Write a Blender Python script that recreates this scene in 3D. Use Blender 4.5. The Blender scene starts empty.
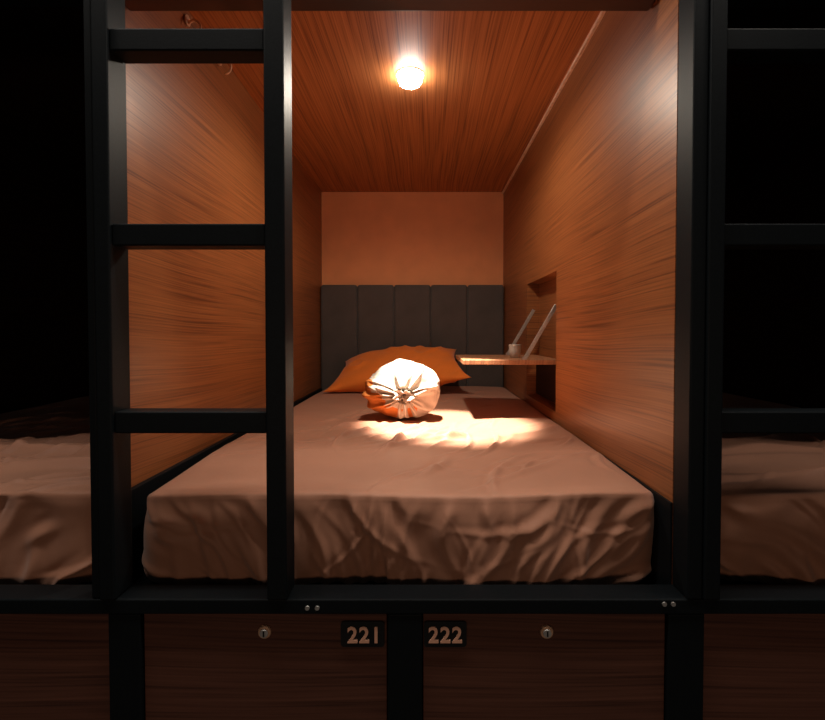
import bpy, bmesh, math, random
from mathutils import Vector, Matrix, noise
random.seed(4)
H=1.05; F=469.0; VX=425.0; VY=333.0
sc=bpy.context.scene
col=sc.collection
def PX(u,d): return (u-VX)*d/F
def PZ(v,d): return H-(v-VY)*d/F

# ------------------------------------------------------------------ materials
def newmat(name):
    m=bpy.data.materials.new(name); m.use_nodes=True
    nt=m.node_tree; b=nt.nodes['Principled BSDF']
    return m,nt,b
def plain(name,c,rough=.5,metal=0,noise_amt=.15,nscale=40,bump=0.0,spec=.5,sheen=0):
    m,nt,b=newmat(name)
    tc=nt.nodes.new('ShaderNodeTexCoord'); n=nt.nodes.new('ShaderNodeTexNoise')
    n.inputs['Scale'].default_value=nscale; n.inputs['Detail'].default_value=4
    nt.links.new(tc.outputs['Object'],n.inputs['Vector'])
    r=nt.nodes.new('ShaderNodeValToRGB')
    r.color_ramp.elements[0].position=.3; r.color_ramp.elements[1].position=.7
    r.color_ramp.elements[0].color=(*[x*(1-noise_amt) for x in c],1)
    r.color_ramp.elements[1].color=(*[min(1,x*(1+noise_amt)) for x in c],1)
    nt.links.new(n.outputs['Fac'],r.inputs['Fac']); nt.links.new(r.outputs['Color'],b.inputs['Base Color'])
    b.inputs['Roughness'].default_value=rough; b.inputs['Metallic'].default_value=metal
    b.inputs['Specular IOR Level'].default_value=spec
    if sheen: b.inputs['Sheen Weight'].default_value=sheen
    if bump:
        bp=nt.nodes.new('ShaderNodeBump'); bp.inputs['Strength'].default_value=bump; bp.inputs['Distance'].default_value=.003
        nt.links.new(n.outputs['Fac'],bp.inputs['Height']); nt.links.new(bp.outputs['Normal'],b.inputs['Normal'])
    return m
def wood(name,dark,mid,light,axis='Y',normal='X',rough=.4,fine=190,spec=.5,bend=.3,seed=0.0):
    # straight-grained veneer: noise stretched along `axis`, unaffected across the sheet thickness (`normal`)
    m,nt,b=newmat(name)
    tc=nt.nodes.new('ShaderNodeTexCoord')
    mp0=nt.nodes.new('ShaderNodeMapping'); mp0.inputs['Location'].default_value=(seed,seed*1.7,seed*.6)
    nt.links.new(tc.outputs['Object'],mp0.inputs['Vector'])
    ln=nt.nodes.new('ShaderNodeTexNoise'); ln.inputs['Scale'].default_value=.8; ln.inputs['Detail'].default_value=1
    nt.links.new(mp0.outputs[0],ln.inputs['Vector'])
    sub=nt.nodes.new('ShaderNodeVectorMath'); sub.operation='SUBTRACT'; sub.inputs[1].default_value=(.5,.5,.5)
    nt.links.new(ln.outputs['Color'],sub.inputs[0])
    scl=nt.nodes.new('ShaderNodeVectorMath'); scl.operation='SCALE'; scl.inputs['Scale'].default_value=bend
    nt.links.new(sub.outputs[0],scl.inputs[0])
    add=nt.nodes.new('ShaderNodeVectorMath'); add.operation='ADD'
    nt.links.new(mp0.outputs[0],add.inputs[0]); nt.links.new(scl.outputs[0],add.inputs[1])
    def layer(s_long,s_cross,detail=3):
        mp=nt.nodes.new('ShaderNodeMapping')
        v=[s_cross]*3; v['XYZ'.index(axis)]=s_long; v['XYZ'.index(normal)]=.2
        mp.inputs['Scale'].default_value=v
        nt.links.new(add.outputs[0],mp.inputs['Vector'])
        n=nt.nodes.new('ShaderNodeTexNoise'); n.inputs['Scale'].default_value=1; n.inputs['Detail'].default_value=detail
        nt.links.new(mp.outputs[0],n.inputs['Vector']); return n
    n1=layer(2.4,fine,2); n2=layer(.6,70,2)
    mx=nt.nodes.new('ShaderNodeMix'); mx.data_type='FLOAT'; mx.inputs[0].default_value=.28
    nt.links.new(n1.outputs['Fac'],mx.inputs[2]); nt.links.new(n2.outputs['Fac'],mx.inputs[3])
    r=nt.nodes.new('ShaderNodeValToRGB'); cr=r.color_ramp
    cr.elements[0].position=.35; cr.elements[0].color=(*dark,1)
    cr.elements[1].position=.67; cr.elements[1].color=(*light,1)
    e=cr.elements.new(.48); e.color=(*mid,1)
    nt.links.new(mx.outputs[0],r.inputs['Fac']); nt.links.new(r.outputs['Color'],b.inputs['Base Color'])
    b.inputs['Roughness'].default_value=rough; b.inputs['Specular IOR Level'].default_value=spec
    bp=nt.nodes.new('ShaderNodeBump'); bp.inputs['Strength'].default_value=.15; bp.inputs['Distance'].default_value=.001
    nt.links.new(mx.outputs[0],bp.inputs['Height']); nt.links.new(bp.outputs['Normal'],b.inputs['Normal'])
    return m
def fabric(name,c,rough=.85,weave=900,bump=.25,var=.12,sheen=.2,wr=0):
    m,nt,b=newmat(name)
    tc=nt.nodes.new('ShaderNodeTexCoord')
    n=nt.nodes.new('ShaderNodeTexNoise'); n.inputs['Scale'].default_value=weave; n.inputs['Detail'].default_value=2
    n2=nt.nodes.new('ShaderNodeTexNoise'); n2.inputs['Scale'].default_value=7; n2.inputs['Detail'].default_value=5
    for q in (n,n2): nt.links.new(tc.outputs['Object'],q.inputs['Vector'])
    ad=nt.nodes.new('ShaderNodeMath'); ad.operation='ADD'
    nt.links.new(n.outputs['Fac'],ad.inputs[0]); nt.links.new(n2.outputs['Fac'],ad.inputs[1])
    r=nt.nodes.new('ShaderNodeValToRGB'); r.color_ramp.elements[0].position=.3; r.color_ramp.elements[1].position=.7
    hf=nt.nodes.new('ShaderNodeMath'); hf.operation='MULTIPLY'; hf.inputs[1].default_value=.5
    nt.links.new(ad.outputs[0],hf.inputs[0]); nt.links.new(hf.outputs[0],r.inputs['Fac'])
    r.color_ramp.elements[0].color=(*[x*(1-var) for x in c],1); r.color_ramp.elements[1].color=(*[min(1,x*(1+var)) for x in c],1)
    nt.links.new(r.outputs['Color'],b.inputs['Base Color'])
    b.inputs['Roughness'].default_value=rough; b.inputs['Sheen Weight'].default_value=sheen
    b.inputs['Specular IOR Level'].default_value=.25
    bp=nt.nodes.new('ShaderNodeBump'); bp.inputs['Strength'].default_value=bump; bp.inputs['Distance'].default_value=.001
    nt.links.new(n.outputs['Fac'],bp.inputs['Height'])
    if wr:
        w=nt.nodes.new('ShaderNodeTexNoise'); w.inputs['Scale'].default_value=9; w.inputs['Detail'].default_value=3; w.inputs['Distortion'].default_value=1.2
        nt.links.new(tc.outputs['Object'],w.inputs['Vector'])
        bp2=nt.nodes.new('ShaderNodeBump'); bp2.inputs['Strength'].default_value=wr; bp2.inputs['Distance'].default_value=.012
        nt.links.new(w.outputs['Fac'],bp2.inputs['Height']); nt.links.new(bp2.outputs['Normal'],bp.inputs['Normal'])
    nt.links.new(bp.outputs['Normal'],b.inputs['Normal'])
    return m
M={}
M['wood']=wood('orange_brown_wood_veneer',(.145,.045,.014),(.26,.084,.025),(.35,.124,.038),'Y','X',.38,fine=260,seed=0,bend=.09)
M['wood_ceiling']=wood('ceiling_wood_veneer',(.23,.074,.024),(.41,.140,.042),(.53,.20,.066),'Y','Z',.55,fine=240,seed=3.1,bend=.06,spec=.35)
M['wood_dim']=wood('shaded_wood_veneer',(.012,.006,.005),(.02,.009,.006),(.03,.013,.008),'Y','X',.6,spec=.1)  # darker veneer copy: shade of the unlit side bays put into the colour
M['door']=wood('dark_locker_wood',(.060,.022,.014),(.110,.041,.025),(.15,.058,.036),'X','Y',.5,fine=170,spec=.3,bend=.10)
M['beam']=wood('dark_beam_wood',(.035,.013,.009),(.06,.023,.015),(.09,.034,.022),'X','Y',.5,fine=170,spec=.3,bend=.1)
M['shelf']=wood('pale_shelf_wood',(.25,.10,.05),(.34,.15,.07),(.40,.19,.09),'Y','Z',.45)
M['paint']=plain('orange_painted_plaster',(.86,.33,.13),.75,nscale=9,noise_amt=.05)
M['frame']=plain('black_powder_coated_steel',(.0055,.0075,.009),.5,nscale=300,noise_amt=.2,bump=.05,spec=.12)
M['head']=fabric('charcoal_upholstery',(.088,.070,.062),weave=260,bump=.6,var=.3)
M['sheet']=fabric('brown_cotton_sheet',(.44,.205,.125),rough=.55,wr=.10)
M['pillow']=fabric('orange_cotton',(.88,.22,.025),rough=.75,wr=.3)
M['towel']=fabric('white_cotton',(.52,.445,.37),rough=.9,wr=.10,sheen=0)
M['towel_orange']=fabric('orange_towel_faces',(.55,.17,.035),rough=.9,wr=.10,sheen=0)
M['metal']=plain('brushed_aluminium',(.55,.53,.50),.35,metal=.7,nscale=200)
M['trim']=plain('pale_edge_trim',(.80,.55,.40),.45,nscale=60)
M['brass']=plain('aged_brass',(.70,.42,.26),.45,metal=.5,nscale=90)
M['plate']=plain('black_acrylic',(.004,.004,.005),.4,nscale=90)
M['digit']=plain('tan_lettering',(.85,.45,.30),.6,nscale=90,noise_amt=.08)
M['dark']=plain('dark_inner_wood',(.05,.022,.014),.7,nscale=20)
M['floor']=plain('dark_floor',(.03,.028,.028),.6,nscale=12)
M['white']=plain('white_lamp_ring',(.75,.72,.68),.4,nscale=50,noise_amt=.03)
M['cup']=plain('frosted_cup',(.6,.55,.5),.25,nscale=50,noise_amt=.03)
m,nt,b=newmat('lamp_glow'); b.inputs['Emission Color'].default_value=(1,.95,.88,1); b.inputs['Emission Strength'].default_value=70
M['glow']=m

# ------------------------------------------------------------------ helpers
def link(o): col.objects.link(o); return o
def setp(o,parent=None,kind=None,label=None,cat=None,group=None):
    if parent is not None: o.parent=parent; o.matrix_parent_inverse=Matrix.Translation(parent.location).inverted()
    if kind: o['kind']=kind
    if label: o['label']=label
    if cat: o['category']=cat
    if group: o['group']=group
    return o
def mesh_obj(name,bm,mat,loc=(0,0,0),smooth=False):
    me=bpy.data.meshes.new(name); bm.normal_update(); bm.to_mesh(me); bm.free()
    me.materials.append(mat)
    if smooth:
        for p in me.polygons: p.use_smooth=True
    o=bpy.data.objects.new(name,me); o.location=loc
    return link(o)
def addbox(bm,x0,x1,y0,y1,z0,z1,c=(0,0,0),bev=0):
    r=bmesh.ops.create_cube(bm,size=1)
    vs=r['verts']
    for v in vs:
        v.co=Vector(((x0+x1)/2+v.co.x*(x1-x0)-c[0],(y0+y1)/2+v.co.y*(y1-y0)-c[1],(z0+z1)/2+v.co.z*(z1-z0)-c[2]))
    if bev:
        es=set(e for v in vs for e in v.link_edges)
        bmesh.ops.bevel(bm,geom=list(es),offset=bev,segments=3,affect='EDGES',profile=.5)
def box(name,x0,x1,y0,y1,z0,z1,mat,bev=0,**k):
    c=((x0+x1)/2,(y0+y1)/2,(z0+z1)/2)
    bm=bmesh.new(); addbox(bm,x0,x1,y0,y1,z0,z1,c,bev)
    o=mesh_obj(name,bm,mat,c); setp(o,**k); return o
def boxes(name,L,mat,bev=0,**k):
    c=(sum((b[0]+b[1])/2 for b in L)/len(L),sum((b[2]+b[3])/2 for b in L)/len(L),sum((b[4]+b[5])/2 for b in L)/len(L))
    bm=bmesh.new()
    for b in L: addbox(bm,*b,c,bev)
    o=mesh_obj(name,bm,mat,c); setp(o,**k); return o
def empty(name,loc,**k):
    o=bpy.data.objects.new(name,None); o.location=loc; o.empty_display_size=.05; link(o); setp(o,**k); return o
def cyl(name,p0,p1,r,mat,seg=24,r2=None,**k):
    p0=Vector(p0);p1=Vector(p1);d=p1-p0
    bm=bmesh.new(); bmesh.ops.create_cone(bm,cap_ends=True,segments=seg,radius1=r,radius2=r if r2 is None else r2,depth=d.length)
    q=d.to_track_quat('Z','Y').to_matrix().to_4x4(); bmesh.ops.transform(bm,matrix=q,verts=bm.verts)
    o=mesh_obj(name,bm,mat,(p0+p1)/2,False)
    for p in o.data.polygons: p.use_smooth=len(p.vertices)==4
    setp(o,**k); return o
def tube(name,pts,r,mat,closed=False,**k):
    c=Vector(pts[0])
    cu=bpy.data.curves.new(name,'CURVE'); cu.dimensions='3D'; cu.bevel_depth=r; cu.bevel_resolution=4; cu.use_fill_caps=True
    s=cu.splines.new('POLY'); s.points.add(len(pts)-1)
    for i,p in enumerate(pts): s.points[i].co=(*(Vector(p)-c),1)
    s.use_cyclic_u=closed
    t=bpy.data.objects.new('tmp',cu); link(t)
    dg=bpy.context.evaluated_depsgraph_get(); me=bpy.data.meshes.new_from_object(t.evaluated_get(dg))
    bpy.data.objects.remove(t); me.materials.clear(); me.materials.append(mat); me.name=name
    for p in me.polygons: p.use_smooth=True
    o=bpy.data.objects.new(name,me); o.location=c; link(o); setp(o,**k); return o

# ------------------------------------------------------------------ dimensions
XL=-.654; XR=.4956; YB=2.98; YF=.93
ZC=H+.89; ZP=H-.548          # ceiling, platform top
ZM=H-.325                    # mattress top
FY0,FY1=.875,.93             # steel frame depth

# ------------------------------------------------------------------ shell
ST=dict(kind='structure')
box('floor',-3.2,3.3,-1.9,3.1,-.05,0,M['floor'],**ST)
box('wall_left',XL-.03,XL,.97,YB,ZP-.02,ZC,M['wood'],**ST)
T=.074; n0,n1=1.774,2.28; nz0,nz1=H-.30,H+.235
boxes('wall_right',[(XR,XR+T,YF+.002,n0,ZP-.02,ZC),(XR,XR+T,n1,YB,ZP-.02,ZC),
   (XR,XR+T,n0,n1,ZP-.02,nz0),(XR,XR+T,n0,n1,nz1,ZC),(XR+.058,XR+T,n0,n1,nz0,nz1)],M['wood'],**ST)
box('wall_back',-2.2,2.2,YB,YB+.06,ZP-.02,ZC,M['paint'],**ST)
box('ceiling',XL-.03,XR+T,YF+.11,YB,ZC,ZC+.04,M['wood_ceiling'],**ST)
box('trim_1',XR-.010,XR-.0005,YF+.2,YB-.001,ZC-.012,ZC-.001,M['trim'],**ST)
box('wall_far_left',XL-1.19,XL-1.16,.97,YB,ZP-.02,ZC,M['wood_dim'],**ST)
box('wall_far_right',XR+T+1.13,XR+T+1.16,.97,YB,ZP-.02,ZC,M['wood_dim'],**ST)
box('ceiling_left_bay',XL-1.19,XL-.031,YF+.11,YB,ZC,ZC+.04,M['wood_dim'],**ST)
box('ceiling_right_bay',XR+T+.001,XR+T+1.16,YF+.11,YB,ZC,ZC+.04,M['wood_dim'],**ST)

# ------------------------------------------------------------------ steel frame
fr=empty('bunk_frame',(0,FY0,0),label='black steel bunk bed frame of posts and beams',cat='bed frame')
P=dict(parent=fr)
bz1=H-.503; bz0=PZ(618,FY0)
box('cross_beam',-2.1,2.1,FY0,FY1,bz0,bz1,M['frame'],.003,**P)
box('cross_beam',-2.1,2.1,FY0+.01,FY1,.02,.07,M['frame'],.003,**P)
for (a,b_) in [(PX(103,FY0),PX(136,FY0)),(PX(387,FY0),PX(422,FY0)),(PX(672,FY0),PX(709,FY0))]:
    box('leg',a,b_,FY0+.002,FY1,0,bz0-.0005,M['frame'],.003,**P)
box('post',-.631,-.6155,FY0+.002,FY1,bz1+.0005,H+1.35,M['frame'],.003,**P)
box('post',.4945,.5225,FY0-.002,FY1-.001,bz1+.0005,H+1.35,M['frame'],.003,**P)
box('upper_beam',XL+.002,XR-.002,1.0,1.05,PZ(14,1.04),PZ(14,1.04)+.2,M['beam'],.006,**P)
box('upper_beam',XL-1.15,XL-.032,1.0,1.05,PZ(10,1.04),PZ(10,1.04)+.2,M['frame'],.004,**P)
box('upper_beam',XR+T+.004,XR+T+1.1,1.0,1.05,PZ(10,1.04),PZ(10,1.04)+.2,M['frame'],.004,**P)
box('platform',XL+.002,XR-.002,FY1+.002,YB-.002,ZP-.02,ZP,M['frame'],**P)
box('platform',XL-1.15,XL-.032,FY1+.002,YB-.002,ZP-.02,ZP,M['frame'],**P)
box('platform',XR+T+.002,XR+T+1.12,FY1+.002,YB-.002,ZP-.02,ZP,M['frame'],**P)
box('side_rail',XR-.005,XR-.0005,FY1+.0005,YB-.07,ZP+.0005,ZM-.014,M['frame'],.001,**P)
box('side_rail',XL+.0005,XL+.014,FY1+.05,YB-.07,ZP+.0005,ZM-.018,M['frame'],.001,**P)
for u,v in [(306,611),(316,611),(667,607),(676,607)]:
    x=PX(u,FY0); z=PZ(v,FY0)
    o=cyl('screw',(x,FY0+.001,z),(x,FY0-.0025,z),.0042,M['metal'],seg=20,parent=fr,label='small silver screw head')

# ------------------------------------------------------------------ ladders
def ladder(x0,x1,xr0,xr1,label):
    L=empty('ladder',((x0+xr1)/2,FY0,bz1),label=label,cat='ladder',group='black bunk ladders')
    y0,y1=FY0-.006,FY1-.004
    box('ladder_rail',x0,x1,y0,y1,bz1+.001,H+1.35,M['frame'],.0035,parent=L)
    box('ladder_rail',xr0,xr1,y0,y1,bz1+.001,H+1.35,M['frame'],.0035,parent=L)
    for v in (423,235,43,-140):
        z=PZ(v,FY0)
        box('rung',x1+.0003,xr0-.0003,y0+.006,y1-.006,z-.0205,z+.0205,M['frame'],.003,parent=L)
    return L
ladder(PX(97,FY0),PX(113,FY0),PX(266,FY0),PX(286,FY0),'black steel ladder standing before the lit bunk')
ladder(.5235,.5545,.88,.92,'black steel ladder beside an unlit bunk')

# ------------------------------------------------------------------ lockers
def rounded_plate(name,x0,x1,z0,z1,y0,y1,r,mat,**k):
    bm=bmesh.new(); c=Vector(((x0+x1)/2,(y0+y1)/2,(z0+z1)/2)); vs=[]
    for cx,cz,a0 in ((x1-r,z1-r,0),(x0+r,z1-r,90),(x0+r,z0+r,180),(x1-r,z0+r,270)):
        for i in range(7):
            a=math.radians(a0+15*i); vs.append(bm.verts.new(Vector((cx+r*math.cos(a),y0,cz+r*math.sin(a)))-c))
    f=bm.faces.new(vs); e=bmesh.ops.extrude_face_region(bm,geom=[f])
    for g in e['geom']:
        if isinstance(g,bmesh.types.BMVert): g.co.y+=y1-y0
    bmesh.ops.recalc_face_normals(bm,faces=bm.faces)
    o=mesh_obj(name,bm,mat,c); setp(o,**k); return o
DY=.885
def digits(txt,cx,cz,y,size,parent):
    cu=bpy.data.curves.new('num','FONT'); cu.body=txt; cu.size=size; cu.align_x='CENTER'; cu.align_y='CENTER'; cu.extrude=.0012; cu.offset=size*.022
    cu.space_character=1.12
    t=bpy.data.objects.new('tmp',cu); link(t)
    dg=bpy.context.evaluated_depsgraph_get(); me=bpy.data.meshes.new_from_object(t.evaluated_get(dg)); bpy.data.objects.remove(t)
    me.materials.clear(); me.materials.append(M['digit'])
    zs=[v.co.y for v in me.vertices]; xs=[v.co.x for v in me.vertices]
    my=(max(zs)+min(zs))/2; mx_=(max(xs)+min(xs))/2
    for v in me.vertices:
        x,yy,z=v.co; v.co=((x-mx_)*.93,-z,yy-my)
    o=bpy.data.objects.new('number',me); o.location=(cx,y,cz); link(o); setp(o,parent=parent,label='tan number '+txt); return o
def locker(u0,u1,label,lock=None,num=None,plate=None):
    x0,x1=PX(u0,FY0)+.002,PX(u1,FY0)-.002
    zt=bz0-.003; zb=ZP-.024
    L=empty('locker',((x0+x1)/2,DY,.08),label=label,cat='locker',group='wooden lockers under the bunks')
    boxes('body',[(x0,x0+.015,DY+.02,1.7,.075,zb),(x1-.015,x1,DY+.02,1.7,.075,zb),(x0,x1,1.68,1.7,.075,zb),
                  (x0,x1,DY+.02,1.7,.075,.09),(x0,x1,DY+.02,1.7,zb-.015,zb)],M['dark'],parent=L)
    box('door',x0,x1,DY,DY+.018,.075,zt,M['door'],.0015,parent=L)
    if lock:
        x=PX(lock[0],DY); z=PZ(lock[1],DY)
        lk=cyl('cam_lock',(x,DY+.001,z),(x,DY-.005,z),.0135,M['brass'],seg=32,r2=.0115,parent=L,label='round brass cam lock')
        cyl('lock_core',(x,DY-.0045,z),(x,DY-.009,z),.0075,M['metal'],seg=28,parent=lk)
        boxes('keyhole',[(x-.0014,x+.0014,DY-.0098,DY-.0088,z-.005,z+.005)],M['plate'],parent=lk)
    if num:
        pu0,pu1,pv0,pv1=plate
        pl=rounded_plate('number_plate',PX(pu0,DY),PX(pu1,DY),PZ(pv1,DY),PZ(pv0,DY),DY-.004,DY-.0003,.006,M['plate'],parent=L,label='black rounded plate reading '+num)
        digits(num,PX((pu0+pu1)/2,DY),PZ((pv0+pv1)/2,DY),DY-.0048,.043,pl)
locker(136,387,'dark wood locker with plate numbered 221 and lock',(263,635),'221',(340,384,624,650))
locker(422,672,'dark wood locker with plate numbered 222 and lock',(548,635),'222',(424,467,624,650))
locker(-140,103,'dark wood locker below an unlit bunk')
locker(709,960,'dark wood locker below an unlit bunk')

# ------------------------------------------------------------------ mattress with fitted sheet
def ridge(p,k=3.0):
    return max(0,1-abs(noise.noise(p))*k)**1.6
def sstep(a,b,x):
    t=min(1,max(0,(x-a)/(b-a))); return t*t*(3-2*t)
def sheet_mesh(seed):
    x0,x1=XL+.048,XR+.004; y0,y1=.962,YB-.075; z0,z1=ZP+.003,ZM
    rx,ry,rz=.075,.038,.020
    rzb=.04
    bm=bmesh.new()
    def grid(fn,nu,nv):
        g=[[bm.verts.new(fn(i/nu,j/nv)) for j in range(nv+1)] for i in range(nu+1)]
        for i in range(nu):
            for j in range(nv): bm.faces.new((g[i][j],g[i+1][j],g[i+1][j+1],g[i][j+1]))
    def L(a,b,t): return a+(b-a)*t
    grid(lambda s,t:Vector((L(x0,x1,s),L(y0,y1,t**1.5),z1)),320,280)
    grid(lambda s,t:Vector((L(x0,x1,s),y0,L(z0,z1,t))),320,100)
    grid(lambda s,t:Vector((L(x0,x1,s),y1,L(z0,z1,t))),320,100)
    grid(lambda s,t:Vector((x0,L(y0,y1,s**1.5),L(z0,z1,t))),280,100)
    grid(lambda s,t:Vector((x1,L(y0,y1,s**1.5),L(z0,z1,t))),280,100)
    bmesh.ops.remove_doubles(bm,verts=bm.verts,dist=.0001)
    cc=Vector(((x0+x1)/2,(y0+y1)/2,z0))
    sd=seed*7.3
    rnd=random.Random(seed*11+5)
    folds=[]
    for k in range(74):
        fx=rnd.uniform(x0,x1); fz=rnd.uniform(-.05,.85); side=(fx-(x0+x1)/2)/(x1-x0)*2
        ang=math.radians(90-side*48+rnd.uniform(-22,22)); ln=rnd.uniform(.03,.13); wd=rnd.uniform(.005,.015)
        folds.append((fx,z0+fz*(z1-z0),math.cos(ang),math.sin(ang),ln,wd,rnd.uniform(.45,.85)*wd+.001,rnd.uniform(-6,6)))
    tf=[]
    for k in range(56):
        fx=rnd.uniform(-.15,.46) if k<36 else rnd.uniform(-.6,.4); fy=rnd.uniform(1.0,1.75) if k<46 else rnd.uniform(1.2,2.2)
        ang=math.radians(rnd.uniform(10,75)); ln=rnd.uniform(.05,.2); wd=rnd.uniform(.006,.013)
        tf.append((fx,fy,math.cos(ang),math.sin(ang),ln,wd,rnd.uniform(.006,.011),rnd.uniform(-3,3)))
    if seed>1:
        for k in range(14):
            fx=rnd.uniform(x0,x1); fy=rnd.uniform(1.02,1.4); ang=math.radians(rnd.uniform(-12,12))
            tf.append((fx,fy,math.cos(ang),math.sin(ang),.3,.02,rnd.uniform(.010,.018),rnd.uniform(-.3,.3)))
    def foldsum(L_,a,b):
        s=0
        for fx,fy,ca,sa,ln,wd,am,cv in L_:
            dx=a-fx; dy=b-fy; u=dx*ca+dy*sa
            if abs(u)>ln*2: continue
            w=-dx*sa+dy*ca+cv*u*u
            if abs(w)>wd*4: continue
            s+=am*math.exp(-(u/ln)**2*1.4)*(math.exp(-(w/wd)**2)-.35*math.exp(-((w-wd*1.8)/wd)**2))
        return s
    for v in bm.verts:
        p=v.co.copy()
        rzz=rz if p.z>(z0+z1)/2 else rzb
        q=Vector((min(max(p.x,x0+rx),x1-rx),min(max(p.y,y0+ry),y1-ry),min(max(p.z,z0+rzb),z1-rz)))
        d=p-q; e=Vector((d.x/rx,d.y/ry,d.z/rzz))
        if e.length>1e-6:
            m_=max(abs(e.x),abs(e.y),abs(e.z)); n=e.normalized()
            pn=q+Vector((n.x*rx,n.y*ry,n.z*rzz))*min(1,m_)
        else: pn=p; n=Vector((0,0,1))
        frontness=max(0,-n.y); topness=max(0,n.z)
        x,y,z=pn
        disp=0
        zz=(z-z0)/(z1-z0)
        if frontness>.02:
            warp=noise.noise(Vector((x*2.3+sd,z*4,1.7)))
            f3=noise.noise(Vector((x*4.2+z*3*(1 if x>-.08 else -1),z*5,sd+3)))*.020
            f4=noise.noise(Vector((x*11+warp*2,z*7,sd+13)))*.011
            gather=math.sin((x*62+warp*7))*.0025*(1-sstep(.0,.45,zz))
            disp+=frontness*(foldsum(folds,x,z)+f3+f4+gather)*(1-sstep(.8,1.0,zz)*.85)
            disp+=frontness*.012*math.sin(math.pi*min(1,max(0,zz)))
        disp+=.004*math.exp(-((zz-.95)/.025)**2)*frontness
        if topness>.02:
            t2=noise.noise(Vector((x*3,y*2.4,sd+30)))*.009+noise.noise(Vector((x*8+y*3,y*6,sd+40)))*.003
            disp+=topness*(foldsum(tf,x,y)+t2)-topness*.004
        pn=pn+n*disp
        # bowed front end and slightly softened shoulders
        s_=abs((x-(x0+x1)/2)/(x1-x0)*2)
        near=max(0,1-(y-y0)/.35)
        pn.y+=.026*s_**5*near
        pn.z-=.012*s_**8*min(1,max(0,zz))*near + .004*near*max(0,zz)*math.sin(x*9+1)
        pn.x=min(max(pn.x,XL+.016),XR-.006); pn.z=max(pn.z,ZP+.001); pn.y=max(pn.y,.936)
        v.co=pn-cc
    bmesh.ops.recalc_face_normals(bm,faces=bm.faces)
    me=bpy.data.meshes.new('fitted_sheet'); bm.to_mesh(me); bm.free(); me.materials.append(M['sheet'])
    for p in me.polygons: p.use_smooth=True
    return me,cc
for i,(off,lab) in enumerate([(0,'mattress in rumpled brown fitted sheet under lamp'),(-1.180,'mattress in wrinkled brown sheet in dark bunk'),(1.202,'mattress in wrinkled brown sheet in dark bunk')]):
    me,cc=sheet_mesh(i+1)
    e=empty('mattress',(cc.x+off,cc.y,ZP),label=lab,cat='mattress',group='bunk mattresses')
    o=bpy.data.objects.new('fitted_sheet',me); o.location=(cc.x+off,cc.y,cc.z); link(o); setp(o,parent=e)

# ------------------------------------------------------------------ headboard (channel tufted)
hx0,hx1=XL+.003,XR-.003; hz0,hz1=H-.32,PZ(285,2.93)
hb=empty('headboard',((hx0+hx1)/2,YB-.02,hz0),label='charcoal fabric headboard with vertical channels',cat='headboard')
n=5; w=(hx1-hx0)/n
box('backing_board',hx0,hx1,YB-.022,YB-.001,hz0,hz1-.01,M['dark'],parent=hb)
for i in range(n):
    box('upholstered_panel',hx0+i*w+.0015,hx0+(i+1)*w-.0015,YB-.062,YB-.023,hz0-.1,hz1,M['head'],.014,parent=hb)

# ------------------------------------------------------------------ pillow
def pillow():
    bm=bmesh.new(); N=80; W,D,Tk=.37,.21,.075
    def pt(a,b,s):
        ea=1-.12*(1-abs(b)**2.2)*abs(a)**6; eb=1-.16*(1-abs(a)**2.2)*abs(b)**6
        prof=max(0,(1-abs(a)**2.4))**.6*max(0,(1-abs(b)**2.4))**.6
        x=a*W*ea; y=b*D*eb
        x*=1-.07*b
        wr=.010*noise.noise(Vector((x*7,y*9,s*3)))+.012*ridge(Vector((x*9-y*5,y*6+x*3,s*2+.5)),3)
        z=s*(Tk*prof+wr*min(1,prof*2))
        z+=-.03*a*a*b
        if a<0: z-=.03*a*a
        else: z+=.015*a*a
        return Vector((x,y,z))
    for s in (1,-1):
        g=[[bm.verts.new(pt(-1+2*i/N,-1+2*j/N,s)) for j in range(N+1)] for i in range(N+1)]
        for i in range(N):
            for j in range(N): bm.faces.new((g[i][j],g[i+1][j],g[i+1][j+1],g[i][j+1]))
    bmesh.ops.remove_doubles(bm,verts=bm.verts,dist=.0002)
    bmesh.ops.recalc_face_normals(bm,faces=bm.faces)
    R_=Matrix.Rotation(math.radians(-1),4,'Z')@Matrix.Rotation(math.radians(-3),4,'Y')@Matrix.Rotation(math.radians(27),4,'X')
    bmesh.ops.transform(bm,matrix=R_,verts=bm.verts)
    c=Vector((-.15,2.66,ZM+.127))
    for v in bm.verts:   # settles flat on the bed
        zmin=.008-.127
        if v.co.z<zmin: v.co.z=zmin+(v.co.z-zmin)*.03
    o=mesh_obj('pillow',bm,M['pillow'],c,True)
    setp(o,label='plump orange pillow leaning against the grey headboard',cat='pillow')
pillow()

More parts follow.
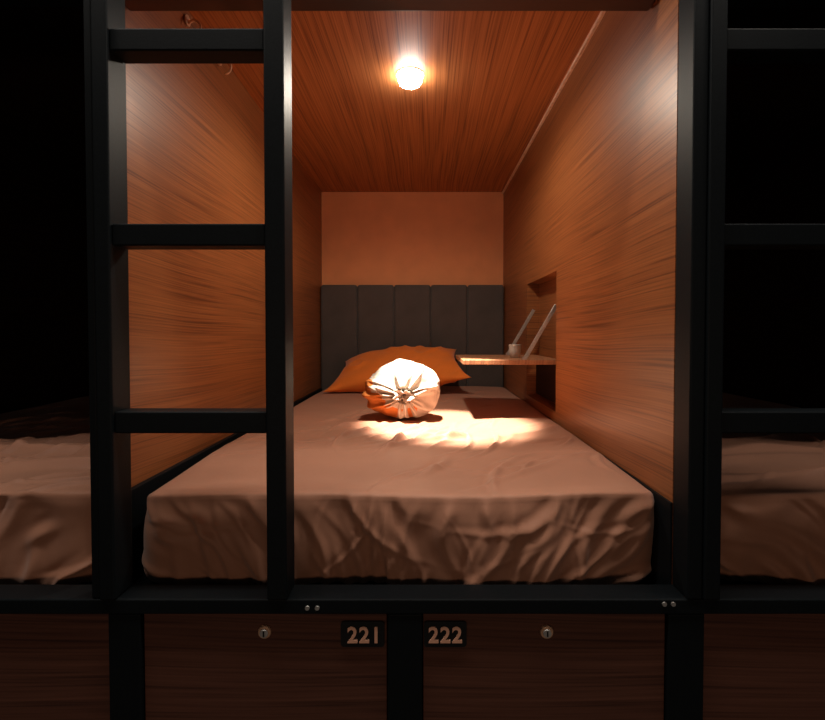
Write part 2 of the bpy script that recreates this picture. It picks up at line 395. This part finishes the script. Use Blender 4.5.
# ------------------------------------------------------------------ cloth bundle with gathered knot
def bundle():
    bm=bmesh.new(); NT,NP=110,420; R=.148
    rows=[]
    rnd=random.Random(21)
    angs=[0]
    while angs[-1]<6.0: angs.append(angs[-1]+rnd.uniform(.16,.5))
    pleats=[(a0,rnd.uniform(.04,.12),rnd.uniform(.35,1.0),rnd.uniform(.6,1.8),rnd.uniform(-.45,.45)) for a0 in angs]
    tint={}
    for i in range(NT+1):
        t=math.pi*i/NT*.995+.008
        row=[]
        for j in range(NP):
            ph=2*math.pi*j/NP
            pl=0
            for c,wd,am,ext,tw in pleats:
                dph=(ph+tw*t-c+math.pi)%(2*math.pi)-math.pi
                wdt=wd*(1+.3*t)
                pl+=am*math.exp(-(dph/wdt)**2)*(math.exp(-((t-.35)/ext)**2) if t>.35 else 1)
            cx,sx=math.cos(ph)*math.sin(t),math.sin(ph)*math.sin(t); cy_=-math.cos(t)
            lump=.09*noise.noise(Vector((cx*1.5+4,cy_*1.5,sx*1.5)))+.04*noise.noise(Vector((cx*4,cy_*4+8,sx*4)))
            r=R*(.91+.15*pl+lump)
            # orange faces on the lower-left turn of the cloth and some lower folds
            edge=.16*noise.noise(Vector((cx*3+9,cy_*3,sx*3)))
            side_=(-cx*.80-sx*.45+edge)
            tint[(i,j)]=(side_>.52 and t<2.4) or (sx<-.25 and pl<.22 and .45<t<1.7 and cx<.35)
            rr=r*math.sin(t); yy=-r*math.cos(t)*.80
            if t<.26:
                q=(.26-t)/.26
                yy+= R*.22*math.sin(q*math.pi*.8)
                rr*= 1-.1*math.sin(q*math.pi)
            x=rr*math.cos(ph)*1.03; z=rr*math.sin(ph)*.84
            row.append(bm.verts.new((x,yy,z)))
        rows.append(row)
    for i in range(NT):
        for j in range(NP):
            a,b_=rows[i],rows[i+1]; f=bm.faces.new((a[j],a[(j+1)%NP],b_[(j+1)%NP],b_[j]))
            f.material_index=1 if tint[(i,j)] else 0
    bm.faces.new(rows[0]); bm.faces.new(rows[-1][::-1])
    rot=Matrix.Rotation(math.radians(2),4,'X')@Matrix.Rotation(math.radians(4),4,'Z')
    bmesh.ops.transform(bm,matrix=rot,verts=bm.verts)
    zmin=-.112
    for v in bm.verts:
        if v.co.z<zmin+.02: v.co.z=zmin+.02-(zmin+.02-v.co.z)*.15
    bmesh.ops.recalc_face_normals(bm,faces=bm.faces)
    c=Vector((-.085,1.82,ZM+.100))
    o=mesh_obj('towel_bundle',bm,M['towel'],c,True)
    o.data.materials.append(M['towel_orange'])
    setp(o,label='white cloth bundle with orange folds, pleats and knot',cat='towel')
    bm=bmesh.new(); rows=[]
    for i in range(12):
        s=i/11
        row=[]
        for j in range(90):
            ph=2*math.pi*j/90
            r=(.008+.018*s**1.3)*(1+.3*s*math.sin(2*ph+1+s)+.18*s*math.sin(5*ph+2)+.10*math.sin(9*ph+2))
            row.append(bm.verts.new((r*math.cos(ph)*1.25,-.022*s+.008*s*math.sin(3*ph+.7),r*math.sin(ph))))
        rows.append(row)
    for i in range(11):
        for j in range(90): bm.faces.new((rows[i][j],rows[i][(j+1)%90],rows[i+1][(j+1)%90],rows[i+1][j]))
    bmesh.ops.transform(bm,matrix=rot,verts=bm.verts)
    k=rot@Vector((0,-.094,0))
    t=mesh_obj('knot_tuft',bm,M['towel'],c+k,True)
    sm=t.modifiers.new('s','SOLIDIFY'); sm.thickness=.004
    setp(t,parent=o)
bundle()

# ------------------------------------------------------------------ fold-down table
tz=PZ(362,1.79)
tb=empty('folding_table',(XR,2.0,tz),label='light wood fold-down table hinged in the wall recess',cat='table')
box('table_top',.145,XR+.03,1.785,2.22,tz-.010,tz+.008,M['shelf'],.002,parent=tb)
for y in (1.815,2.19):
    a=Vector((.385,y,tz+.008)); b_=Vector((XR+.012,y,H+.108)); d=b_-a
    bm=bmesh.new(); addbox(bm,-.0075,.0075,-.003,.003,-d.length/2,d.length/2,(0,0,0),.0012)
    o=mesh_obj('support_arm',bm,M['metal'],(a+b_)/2)
    zx=d.normalized(); yy=Vector((0,1,0)); xx=yy.cross(zx).normalized()
    o.rotation_euler=Matrix((xx,yy,zx)).transposed().to_euler()
    setp(o,parent=tb,label='aluminium support arm')
    cyl('pivot',(a.x,y-.005,a.z+.004),(a.x,y+.005,a.z+.004),.008,M['metal'],seg=20,parent=tb)
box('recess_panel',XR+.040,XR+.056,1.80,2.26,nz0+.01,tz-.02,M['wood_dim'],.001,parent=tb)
def lathe(name,prof,mat,loc,seg=40,**k):
    bm=bmesh.new(); rows=[[bm.verts.new((r*math.cos(2*math.pi*j/seg),r*math.sin(2*math.pi*j/seg),z)) for j in range(seg)] for r,z in prof]
    for i in range(len(prof)-1):
        for j in range(seg): bm.faces.new((rows[i][j],rows[i][(j+1)%seg],rows[i+1][(j+1)%seg],rows[i+1][j]))
    bm.faces.new(rows[0][::-1]); bm.faces.new(rows[-1])
    bmesh.ops.recalc_face_normals(bm,faces=bm.faces)
    o=mesh_obj(name,bm,mat,loc,True); setp(o,**k); return o
cupz=tz+.0085; cx,cy=PX(515,1.95),1.95
cup=lathe('cup',[(.018,0),(.021,.001),(.024,.03),(.0255,.052),(.0265,.054),(.025,.054),(.0235,.050),(.021,.008),(.001,.006)],M['cup'],(cx,cy,cupz),label='small pale cup standing on the fold-down table',cat='cup')

# ------------------------------------------------------------------ ceiling lamp
lx,ly=PX(410,1.6),1.635
lamp=empty('ceiling_lamp',(lx,ly,ZC),label='round white ceiling downlight glowing above the bed',cat='lamp')
lathe('lamp_ring',[(.040,0),(.0475,0),(.048,-.002),(.047,-.003),(.045,-.002)],M['white'],(lx,ly,ZC-.0005),seg=64,parent=lamp)
lathe('lamp_globe',[(.001,-.040),(.014,-.0395),(.027,-.036),(.036,-.030),(.041,-.021),(.043,-.010),(.043,-.002)],M['glow'],(lx,ly,ZC-.001),seg=48,parent=lamp)

# ------------------------------------------------------------------ hooks in the upper corner
def hook(u,v,d):
    x=XL+.001; z=PZ(v,d); z=min(z,ZC-.03)
    e=empty('coat_hook',(x,d,z),label='small brass hook fixed on the wood wall',cat='hook',group='brass wall hooks')
    cyl('hook_base',(x,d,z),(x+.006,d,z),.014,M['brass'],seg=28,parent=e)
    pts=[(x+.006,d,z)]+[(x+.022+.018*math.sin(a),d,z-.02+.02*math.cos(a)) for a in [math.radians(-50+i*17) for i in range(15)]]
    tube('hook_arm',pts,.0035,M['brass'],parent=e)
hook(205,25,1.30); hook(228,62,1.50)

# ------------------------------------------------------------------ lights
def light(name,typ,loc,energy,color,rot=None,**k):
    l=bpy.data.lights.new(name,typ); l.energy=energy; l.color=color
    for a,v in k.items(): setattr(l,a,v)
    o=bpy.data.objects.new(name,l); o.location=loc
    if rot: o.rotation_euler=rot
    return link(o)
def aim(o,t): o.rotation_euler=(Vector(t)-o.location).to_track_quat('-Z','Y').to_euler()
s=light('lamp_spot','SPOT',(lx,ly,ZC-.046),480,(1,.88,.74),spot_size=math.radians(33),spot_blend=.5,shadow_soft_size=.03); aim(s,(.08,1.68,ZM))
fl=light('lamp_flood','SPOT',(lx,ly,ZC-.046),22,(1,.87,.69),spot_size=math.radians(172),spot_blend=.5,shadow_soft_size=.025)
a=light('aisle_light','AREA',(0,.62,2.85),42,(1,.90,.80),shape='RECTANGLE',size=3.2,size_y=.15); aim(a,(0,.98,.7))
f=light('front_fill','AREA',(0,-1.5,.86),5.5,(1,.70,.50),shape='RECTANGLE',size=3.0,size_y=.3); aim(f,(0,.95,.5))  # added warm fill behind the camera, no such fixture stands there
w=bpy.data.worlds.new('w'); sc.world=w; w.use_nodes=True
w.node_tree.nodes['Background'].inputs[0].default_value=(.55,.65,.7,1); w.node_tree.nodes['Background'].inputs[1].default_value=.022

# ------------------------------------------------------------------ camera
cam=bpy.data.cameras.new('camera'); co=link(bpy.data.objects.new('camera',cam)); sc.camera=co
cam.sensor_fit='HORIZONTAL'; cam.sensor_width=36; cam.lens=36*F/825
tilt=.021
co.location=(0,0,H); co.rotation_euler=(math.pi/2-tilt,0,0)
cam.shift_x=-(VX-412.5)/825; cam.shift_y=-((360-VY)-F*math.tan(tilt))/825
cam.clip_start=.02
sc.view_settings.view_transform='Standard'; sc.view_settings.look='None'
